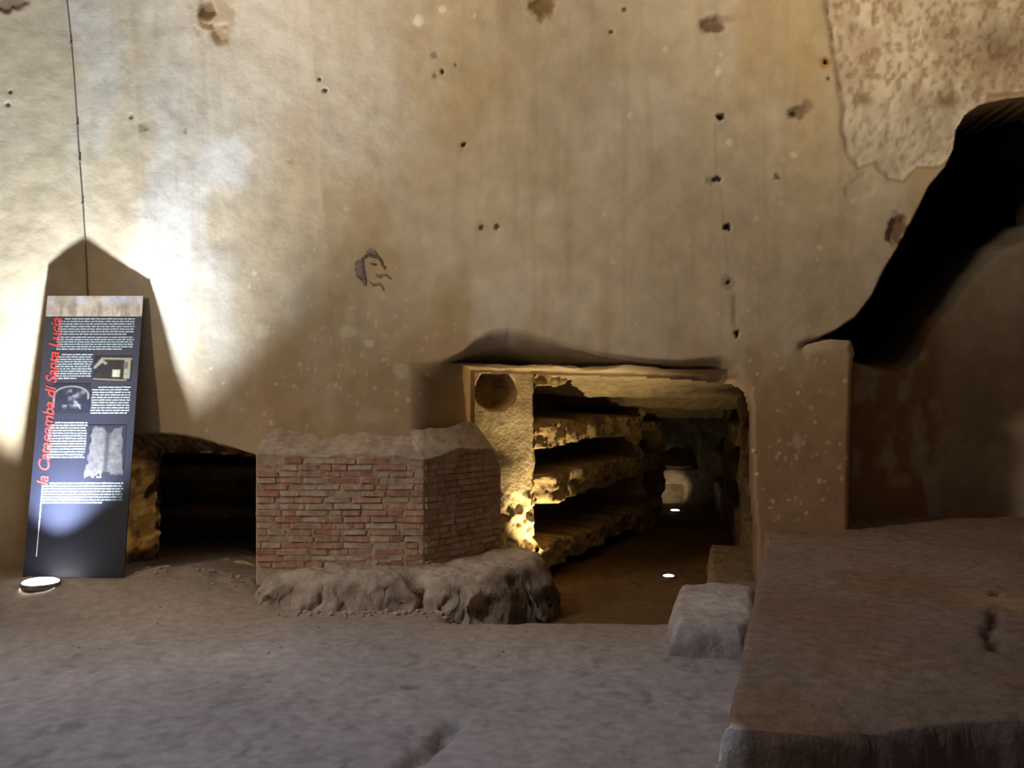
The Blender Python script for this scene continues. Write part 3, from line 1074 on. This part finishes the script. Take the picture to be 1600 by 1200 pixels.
def uplight(loc, r, label, color, strength, dome=0.18):
    root = empty('floor_uplight', loc)
    tag(root, label, 'uplight', 'recessed floor uplights')
    m = MB()
    m.lathe([(r * 1.08, -0.03), (r * 1.08, 0.0), (r * 1.06, 0.004), (r * 1.0, 0.004), (r * 0.98, 0.0)], 36)
    m.build('rim', M_STEEL, root, True)
    m = MB()
    m.lathe([(r * math.cos(t), 0.004 + r * dome * math.sin(t)) for t in np.linspace(0, math.pi / 2 - 0.02, 7)], 36)
    m.build('lens', emis('lamp_lens', color, strength), root, True)
    m = MB()
    m.lathe([(r * 1.05, -0.03), (r * 0.95, -0.16), (0.01, -0.16)], 24)
    m.build('housing', M_HOUSE, root, True)
    return root


u = uplight((-3.535, 7.20, 0.012), 0.128, 'bright white uplight set in the floor before the information panel', (1, 1, 1), 30, 0.20)
spot('uplight_beam', (-3.535, 7.20, 0.06), (-3.525, 7.27, 2.0), 1250, COOL, 92, 0.6, 0.05, u)
spot('uplight_core', (-3.535, 7.20, 0.06), (-3.3, 7.85, 4.2), 1000, COOL, 56, 1.0, 0.05, u)

u = uplight((1.455, 8.92, -0.285), 0.05, 'small bright uplight in the passage floor near its mouth', (1, 0.93, 0.75), 18)
spot('uplight_beam', (1.455, 8.92, -0.25), (2.1, 11.2, 1.5), 40, GOLD, 50, 0.8, 0.03, u)
u = uplight((2.30, 13.55, -0.285), 0.06, 'small bright uplight at the far end of the corridor', (1, 0.95, 0.85), 18)
spot('uplight_beam', (2.30, 13.55, -0.25), (2.36, 14.3, -0.02), 14, (1, 0.85, 0.6), 50, 0.5, 0.03, u)
u = uplight((0.325, 8.36, -0.285), 0.05, 'warm uplight hidden behind the ledge at the passage wall', (1, 0.8, 0.45), 8)
spot('uplight_beam', (0.325, 8.36, -0.24), (0.40, 8.72, 0.75), 150, (1.0, 0.74, 0.36), 88, 0.8, 0.02, u)
u = uplight((-2.05, 8.35, -0.14), 0.05, 'warm uplight inside the low chamber behind the brick pier', (1, 0.7, 0.3), 8)
spot('uplight_beam', (-2.05, 8.35, -0.08), (-3.2, 8.05, 0.45), 25, GOLD, 40, 0.6, 0.03, u)


def floodlight(loc, target, label):  # housing for an added flood out of view
    root = empty('added_flood_light', loc)
    tag(root, label, 'floodlight')
    v = (Vector(target) - Vector(loc)).normalized()
    root.rotation_euler = v.to_track_quat('-Z', 'Y').to_euler()
    m = MB()
    m.box(-0.2, -0.14, 0.32, 0.2, 0.14, 0.42)
    m.build('body', M_HOUSE, root)
    m = MB()
    m.tube([(0.22, 0, 0.36), (0.22, 0.2, 0.5), (-0.22, 0.2, 0.5), (-0.22, 0, 0.36)], 0.012)
    m.build('bracket', M_STEEL, root)


for loc_, tgt_, e_, c_, an_, lb_ in ADDED_FLOODS:
    floodlight(loc_, tgt_, lb_)

# ------------------------------------------------------------------ information panel
PW, PL = 0.78, 2.25
LEAN = math.atan2(0.40, 2.21)
panel = empty('information_panel', (-3.395, 7.425, 0.005), (math.pi / 2 - LEAN, 0, 0))
tag(panel, 'tall black information panel leaning against the wall with red title', 'sign')


def pl(px, py):
    t = (903 - py) / 440.0
    left = 35 + t * 30
    return ((px - left) / 155.0 * PW - PW / 2, t * PL)


M_PANEL = plain('panel_print_black', (0.014, 0.015, 0.026), 0.42, 0, 0.4)
M_WHITE = plain('print_white', (0.42, 0.46, 0.47), 0.6)
M_RED = plain('print_red', (0.52, 0.04, 0.035), 0.6)
M_STRIP = mat('print_stone_photo', None, 0.6, 0.15, 20, 0)
M_PHOTO = mat('print_photo', None, 0.6, 0.2, 40, 0)

m = MB()
m.box(-PW / 2, 0, -0.014, PW / 2, PL, 0)
m.build('board', M_PANEL, panel)
# printed strip of stone blocks along the top
us = axis((-PW / 2, PW / 2, 0.006))
vs = axis((pl(140, 497)[1], PL - 0.001, 0.006))
U, V = np.meshgrid(us, vs, indexing='ij')
c = np.empty(U.shape + (3,))
c[...] = (0.62, 0.50, 0.36)
a = fbm(U * 16, V * 10, 181, 4)[..., None]
c = c * (0.42 + 0.6 * a)
k = (0.6 * sm(0.50, 0.68, fbm(U * 26, V * 7, 182, 3)) * sm(PL - 0.03, PL - 0.09, V))[..., None]
c = c * (1 - k) + np.array((0.26, 0.17, 0.12)) * k
k = (0.7 * sm(0.52, 0.7, fbm(U * 9 + 3, V * 4, 183, 3)) * sm(PL - 0.10, PL - 0.03, V))[..., None]
c = c * (1 - k) + np.array((0.50, 0.46, 0.50)) * k
link('photo_strip', grid_mesh('photo_strip', np.stack([U, V, np.full(U.shape, 0.0015)], -1), None, c), M_STRIP, panel)


def text_block(x0, y0, x1, y1, lines, seed, last=0.6, indent=0.05):
    """rows of printed words too small to read"""
    r = random.Random(seed)
    (ax, ay), (bx, _) = pl(x0, y0), pl(x1, y0)
    ey = pl(x0, y1)[1]
    m = MB()
    lh = (ay - ey) / lines
    for i in range(lines):
        y = ay - lh * (i + 0.5)
        x = ax + (indent if i == 0 else r.uniform(0, 0.006))
        end = ax + (bx - ax) * (last if i == lines - 1 else 1) - r.uniform(0, 0.006)
        while x < end - 0.008:
            w = min(r.uniform(0.015, 0.055), end - x)
            h = lh * 0.23
            q = x
            while q < x + w:      # letters of a word
                lw = min(r.uniform(0.004, 0.008), x + w - q)
                up = h * r.choice((1, 1, 1.0, 1.5))
                m.quad((q, y - h, 0.0015), (q + lw, y - h, 0.0015), (q + lw, y + up, 0.0015), (q, y + up, 0.0015))
                q += lw + 0.0022
            x += w + 0.0065
    m.build('text_block', M_WHITE, panel)


text_block(84, 499, 207, 528, 7, 1, 0.9)
text_block(82, 529, 206, 552, 6, 2, 0.85, 0.0)
text_block(80, 557, 140, 599, 11, 3, 0.6)
text_block(139, 609, 201, 654, 11, 4, 0.95)
text_block(71, 665, 133, 723, 14, 5, 1.0)
text_block(64, 759, 190, 793, 8, 6, 0.75)

# thin rule below the title
x, y = pl(63, 764)
m = MB()
m.quad((x - 0.004, pl(60, 872)[1], 0.0015), (x + 0.004, pl(60, 872)[1], 0.0015), (x + 0.004, y, 0.0015), (x - 0.004, y, 0.0015))
m.build('rule_line', M_WHITE, panel)


def picture(name, x0, y0, x1, y1, fn, label):
    (ax, ay), (bx, _) = pl(x0, y0), pl(x1, y0)
    ey = pl(x0, y1)[1]
    us = np.linspace(0, 1, 90)
    vs = np.linspace(0, 1, 90)
    U, V = np.meshgrid(us, vs, indexing='ij')
    c = np.empty(U.shape + (3,))
    c[...] = (0.014, 0.014, 0.022)

    def mix(colr, f):
        f = np.clip(f, 0, 1)[..., None]
        c[...] = c * (1 - f) + np.array(colr) * 0.45 * f
    fn(U, V, mix)
    P = np.stack([ax + (bx - ax) * U, ey + (ay - ey) * V, np.full(U.shape, 0.0015)], -1)
    o = link(name, grid_mesh(name, P, None, c), M_PHOTO, panel)
    o['label'] = label


def pic_house(U, V, mix):
    def box(x0, y0, x1, y1, colr, f=1.0):
        mix(colr, f * sm(-0.02, 0.02, sdf([(x0, y0), (x1, y0), (x1, y1), (x0, y1)], U, V)))

    def stroke(pts, w, colr):
        mix(colr, np.exp(-(seg_dist(pts, U, V) / w) ** 2))
    cr = (0.55, 0.48, 0.30)
    mix((0.05, 0.035, 0.03), sdf([(0.02, 0.1), (0.25, 0.9), (0.98, 0.9), (0.98, 0.05)], U, V) > 0)
    stroke([(0.03, 0.55), (0.22, 0.92), (0.98, 0.90)], 0.04, cr)
    mix(cr, sm(-0.02, 0.02, sdf([(0.03, 0.50), (0.22, 0.90), (0.36, 0.72), (0.30, 0.66), (0.22, 0.74)], U, V)) * 0.8)
    stroke([(0.02, 0.08), (0.85, 0.02), (0.88, 0.15)], 0.03, (0.4, 0.33, 0.2))
    box(0.50, 0.16, 0.70, 0.46, (0.75, 0.68, 0.46))
    box(0.80, 0.10, 0.96, 0.86, cr, 0.9)
    box(0.78, 0.50, 0.90, 0.78, (0.22, 0.12, 0.10), 0.9)


def pic_cave(U, V, mix):
    t = np.linspace(math.pi, 0.0, 14)
    arc = [(0.49 + 0.46 * math.cos(a), 0.62 + 0.30 * math.sin(a)) for a in t]
    arc = [(0.03, 0.2)] + arc + [(0.95, 0.50)]
    mix((0.45, 0.42, 0.33), np.exp(-(seg_dist(arc, U, V) / 0.022) ** 2))
    n = fbm(U * 9, V * 9, 191, 3)
    for x, y, r in ((0.48, 0.72, 0.09), (0.80, 0.74, 0.07), (0.42, 0.5, 0.08), (0.35, 0.3, 0.10), (0.62, 0.34, 0.12), (0.60, 0.62, 0.10)):
        mix((0.38, 0.36, 0.36), 0.9 * np.exp(-(((U - x) ** 2 + (V - y) ** 2) / r ** 2)) * sm(0.35, 0.65, n))
    mix((0.55, 0.53, 0.5), 0.8 * np.exp(-(seg_dist([(0.62, 0.40), (0.76, 0.16)], U, V) / 0.02) ** 2))
    mix((0.55, 0.53, 0.5), 0.8 * np.exp(-(seg_dist([(0.58, 0.26), (0.74, 0.28)], U, V) / 0.02) ** 2))


def pic_stone(U, V, mix):
    n = fbm(U * 7, V * 9, 195, 4)
    s = sdf([(0.08, 0.02), (0.03, 0.18), (0.12, 0.96), (0.42, 0.98), (0.55, 0.86), (0.90, 1.0), (0.98, 0.06), (0.45, 0.10), (0.3, 0.02)], U, V)
    s = s + 0.1 * (fbm(U * 10, V * 10, 197, 2) - 0.5)
    mix((0.20, 0.18, 0.17), sm(0, 0.03, s) * (0.35 + 0.9 * n))
    mix((0.03, 0.03, 0.035), 0.8 * sm(0, 0.03, s) * np.exp(-((U - 0.53) / 0.06) ** 2))
    mix((0.45, 0.42, 0.33), sm(0.5, 0.6, fbm(U * 14, V * 18, 198, 2)) * sm(0.22, 0.05, V) * sm(0.55, 0.35, U))


picture('picture', 142, 562, 203, 601, pic_house, 'small printed section drawing of a chamber')
picture('picture', 78, 606, 137, 652, pic_cave, 'small printed photo of an arched vault')
picture('picture', 133, 671, 194, 753, pic_stone, 'small printed photo of a worn stone')

# the red title running up the left edge
fc = bpy.data.curves.new('title', 'FONT')
fc.body = 'la Catacomba di Santa Lucia'
fc.size = 0.125
fc.shear = 0.28
fc.offset = 0.0012
fc.space_character = 0.95
tmp = bpy.data.objects.new('title_tmp', fc)
COL.objects.link(tmp)
bpy.context.view_layer.update()
me = bpy.data.meshes.new_from_object(tmp.evaluated_get(bpy.context.evaluated_depsgraph_get()))
bpy.data.objects.remove(tmp)
co = np.empty(len(me.vertices) * 3, np.float32)
me.vertices.foreach_get('co', co)
co = co.reshape(-1, 3)
x0, x1 = co[:, 0].min(), co[:, 0].max()
sx = (pl(78, 499)[1] - pl(55, 764)[1]) / (x1 - x0)
new = np.stack([pl(71, 760)[0] - co[:, 1], pl(55, 764)[1] + (co[:, 0] - x0) * sx, np.full(len(co), 0.0018)], -1)
me.vertices.foreach_set('co', np.ascontiguousarray(new, dtype=np.float32).reshape(-1))
me.update()
me.materials.clear()
o = link('title_lettering', me, M_RED, panel, False)
o['label'] = 'red slanted title lettering'

# ------------------------------------------------------------------ cable in the wall corner
M_CABLE = plain('grey_cable', (0.20, 0.18, 0.16), 0.6)
root = empty('wall_cable', (-3.5, 7.9, 2.2))
tag(root, 'thin grey cable running down the wall corner behind the panel', 'cable')
pts = []
for i in range(40):
    z = 6.0 - i * (6.0 - 0.9) / 39
    X = -3.54 - 0.060 * (z - 2.6) + 0.003 * math.sin(z * 5)
    pts.append((X + 3.5, surf(X, z) - 0.008 - 7.9, z - 2.2))
m = MB()
m.tube(pts, 0.0045)
m.build('cable', M_CABLE, root, True)
for px, py in ((107, 70), (117, 195), (122, 250), (128, 318)):
    z = EYE - (py - 600) / F * 7.95
    X = -3.54 - 0.060 * (z - 2.6)
    m = MB()
    Y = surf(X, z)
    m.box(X - 0.009 + 3.5, Y - 0.016 - 7.9, z - 0.007 - 2.2, X + 0.009 + 3.5, Y + 0.01 - 7.9, z + 0.007 - 2.2)
    m.build('clip', M_CABLE, root)

# ------------------------------------------------------------------ charcoal head drawn on the plaster
M_CHAR = mat('charcoal', (0.17, 0.14, 0.125), 0.95, 0.4, 60, 0)
M_CHAR2 = mat('charcoal_rubbed', (0.30, 0.255, 0.215), 0.95, 0.3, 50, 0)


def stroke(name, pts, w, mt, parent, lift):
    """flat drawn line following the wall"""
    P = []
    for (x0, y0), (x1, y1) in zip(pts[:-1], pts[1:]):
        n = max(1, int(math.hypot(x1 - x0, y1 - y0) / 2.5))
        for i in range(n):
            P.append((x0 + (x1 - x0) * i / n, y0 + (y1 - y0) * i / n))
    P.append(pts[-1])
    m = MB()
    L = []
    for i, (x, y) in enumerate(P):
        a = P[max(0, i - 1)]
        b = P[min(len(P) - 1, i + 1)]
        dx, dy = b[0] - a[0], b[1] - a[1]
        l = math.hypot(dx, dy) + 1e-6
        t = i / (len(P) - 1)
        ww = w * (0.45 + 0.55 * math.sin(math.pi * min(1, max(0, 0.12 + t * 0.8)))) * (0.85 + 0.3 * ((i * 37) % 7) / 7)
        L.append((on_wall(x - dy / l * ww / 2, y + dx / l * ww / 2, lift), on_wall(x + dy / l * ww / 2, y - dx / l * ww / 2, lift)))
    for (a, b), (c_, d_) in zip(L[:-1], L[1:]):
        m.quad(a, b, d_, c_)
    return m


draw = empty('charcoal_drawing', (0, 0, 0))
tag(draw, 'small charcoal head in profile drawn on the plaster', 'drawing')
SK = [
    ('hair', [(566, 405), (572, 400), (580, 398), (588, 400)], 5, M_CHAR), ('hair', [(587, 394), (589, 400), (594, 405), (598, 412)], 5, M_CHAR),
    ('hair', [(567, 402), (566, 410), (567, 420), (569, 430), (572, 440)], 6, M_CHAR), ('hair', [(560, 406), (557, 413), (557, 422), (558, 430), (562, 436)], 6, M_CHAR2),
    ('hair', [(562, 408), (561, 418), (563, 430), (566, 436)], 8, M_CHAR2), ('hair', [(560, 431), (565, 436), (571, 440)], 4, M_CHAR),
    ('hair', [(572, 394), (578, 392), (586, 392)], 6, M_CHAR2), ('hair', [(576, 399), (583, 401), (588, 402)], 4, M_CHAR), ('brow', [(590, 403), (594, 406), (598, 410)], 4, M_CHAR),
    ('nose', [(598, 410), (597, 414), (602, 418)], 4, M_CHAR), ('nose', [(598, 418), (601, 420), (602, 416)], 3.5, M_CHAR),
    ('eye', [(579, 411), (583, 413), (588, 413)], 3.5, M_CHAR), ('mouth', [(586, 432), (594, 430), (604, 429), (607, 433), (611, 436)], 3, M_CHAR2),
    ('chin', [(604, 430), (607, 433), (610, 436)], 2.5, M_CHAR), ('jaw', [(577, 440), (583, 445), (590, 444), (595, 443)], 4, M_CHAR2), ('neck', [(569, 437), (570, 446)], 6, M_CHAR2),
    ('neck', [(594, 443), (597, 449), (599, 454)], 4, M_CHAR2), ('cheek', [(587, 427), (592, 433), (597, 433)], 2.5, M_CHAR2)]
for i, (nm, pts, w, mt) in enumerate(SK):
    stroke(nm, pts, w, mt, draw, 0.0035 + 0.0002 * i).build(nm, mt, draw)

# ------------------------------------------------------------------ small rubble at the foot of ledge and wall
M_RUB = mat('limestone_rubble', (0.44, 0.36, 0.27), 0.95, 0.25, 30, 0.5, 60, 0.01)
rng = random.Random(12)
bm = bmesh.new()
for i in range(150):
    k = rng.random()
    if k < 0.5:
        x = rng.uniform(-1.7, -0.4)
        y = 6.93 - abs(rng.gauss(0, 0.06))
    elif k < 0.8:
        x = rng.uniform(-2.95, -1.95)
        y = rng.gauss(7.58, 0.10)
    else:
        x = rng.uniform(-2.8, 0.2)
        y = rng.uniform(5.6, 6.9)
    z = float(floor_height(np.array([[x]]), np.array([[y]]))[0, 0])
    r = rng.uniform(0.008, 0.026) if k < 0.8 else rng.uniform(0.005, 0.012)
    res = bmesh.ops.create_icosphere(bm, subdivisions=1, radius=r)
    a, b, c = rng.uniform(0.7, 1.4), rng.uniform(0.7, 1.3), rng.uniform(0.5, 0.9)
    for v in res['verts']:
        v.co = Vector((v.co.x * a * rng.uniform(.8, 1.2) + x, v.co.y * b * rng.uniform(.8, 1.2) + y, v.co.z * c + z + r * 0.25))
me = bpy.data.meshes.new('rubble')
bm.to_mesh(me)
bm.free()
tag(link('rubble', me, M_RUB, None, False), 'loose limestone crumbs at the foot of the ledge and low opening', 'rubble', None, 'stuff')
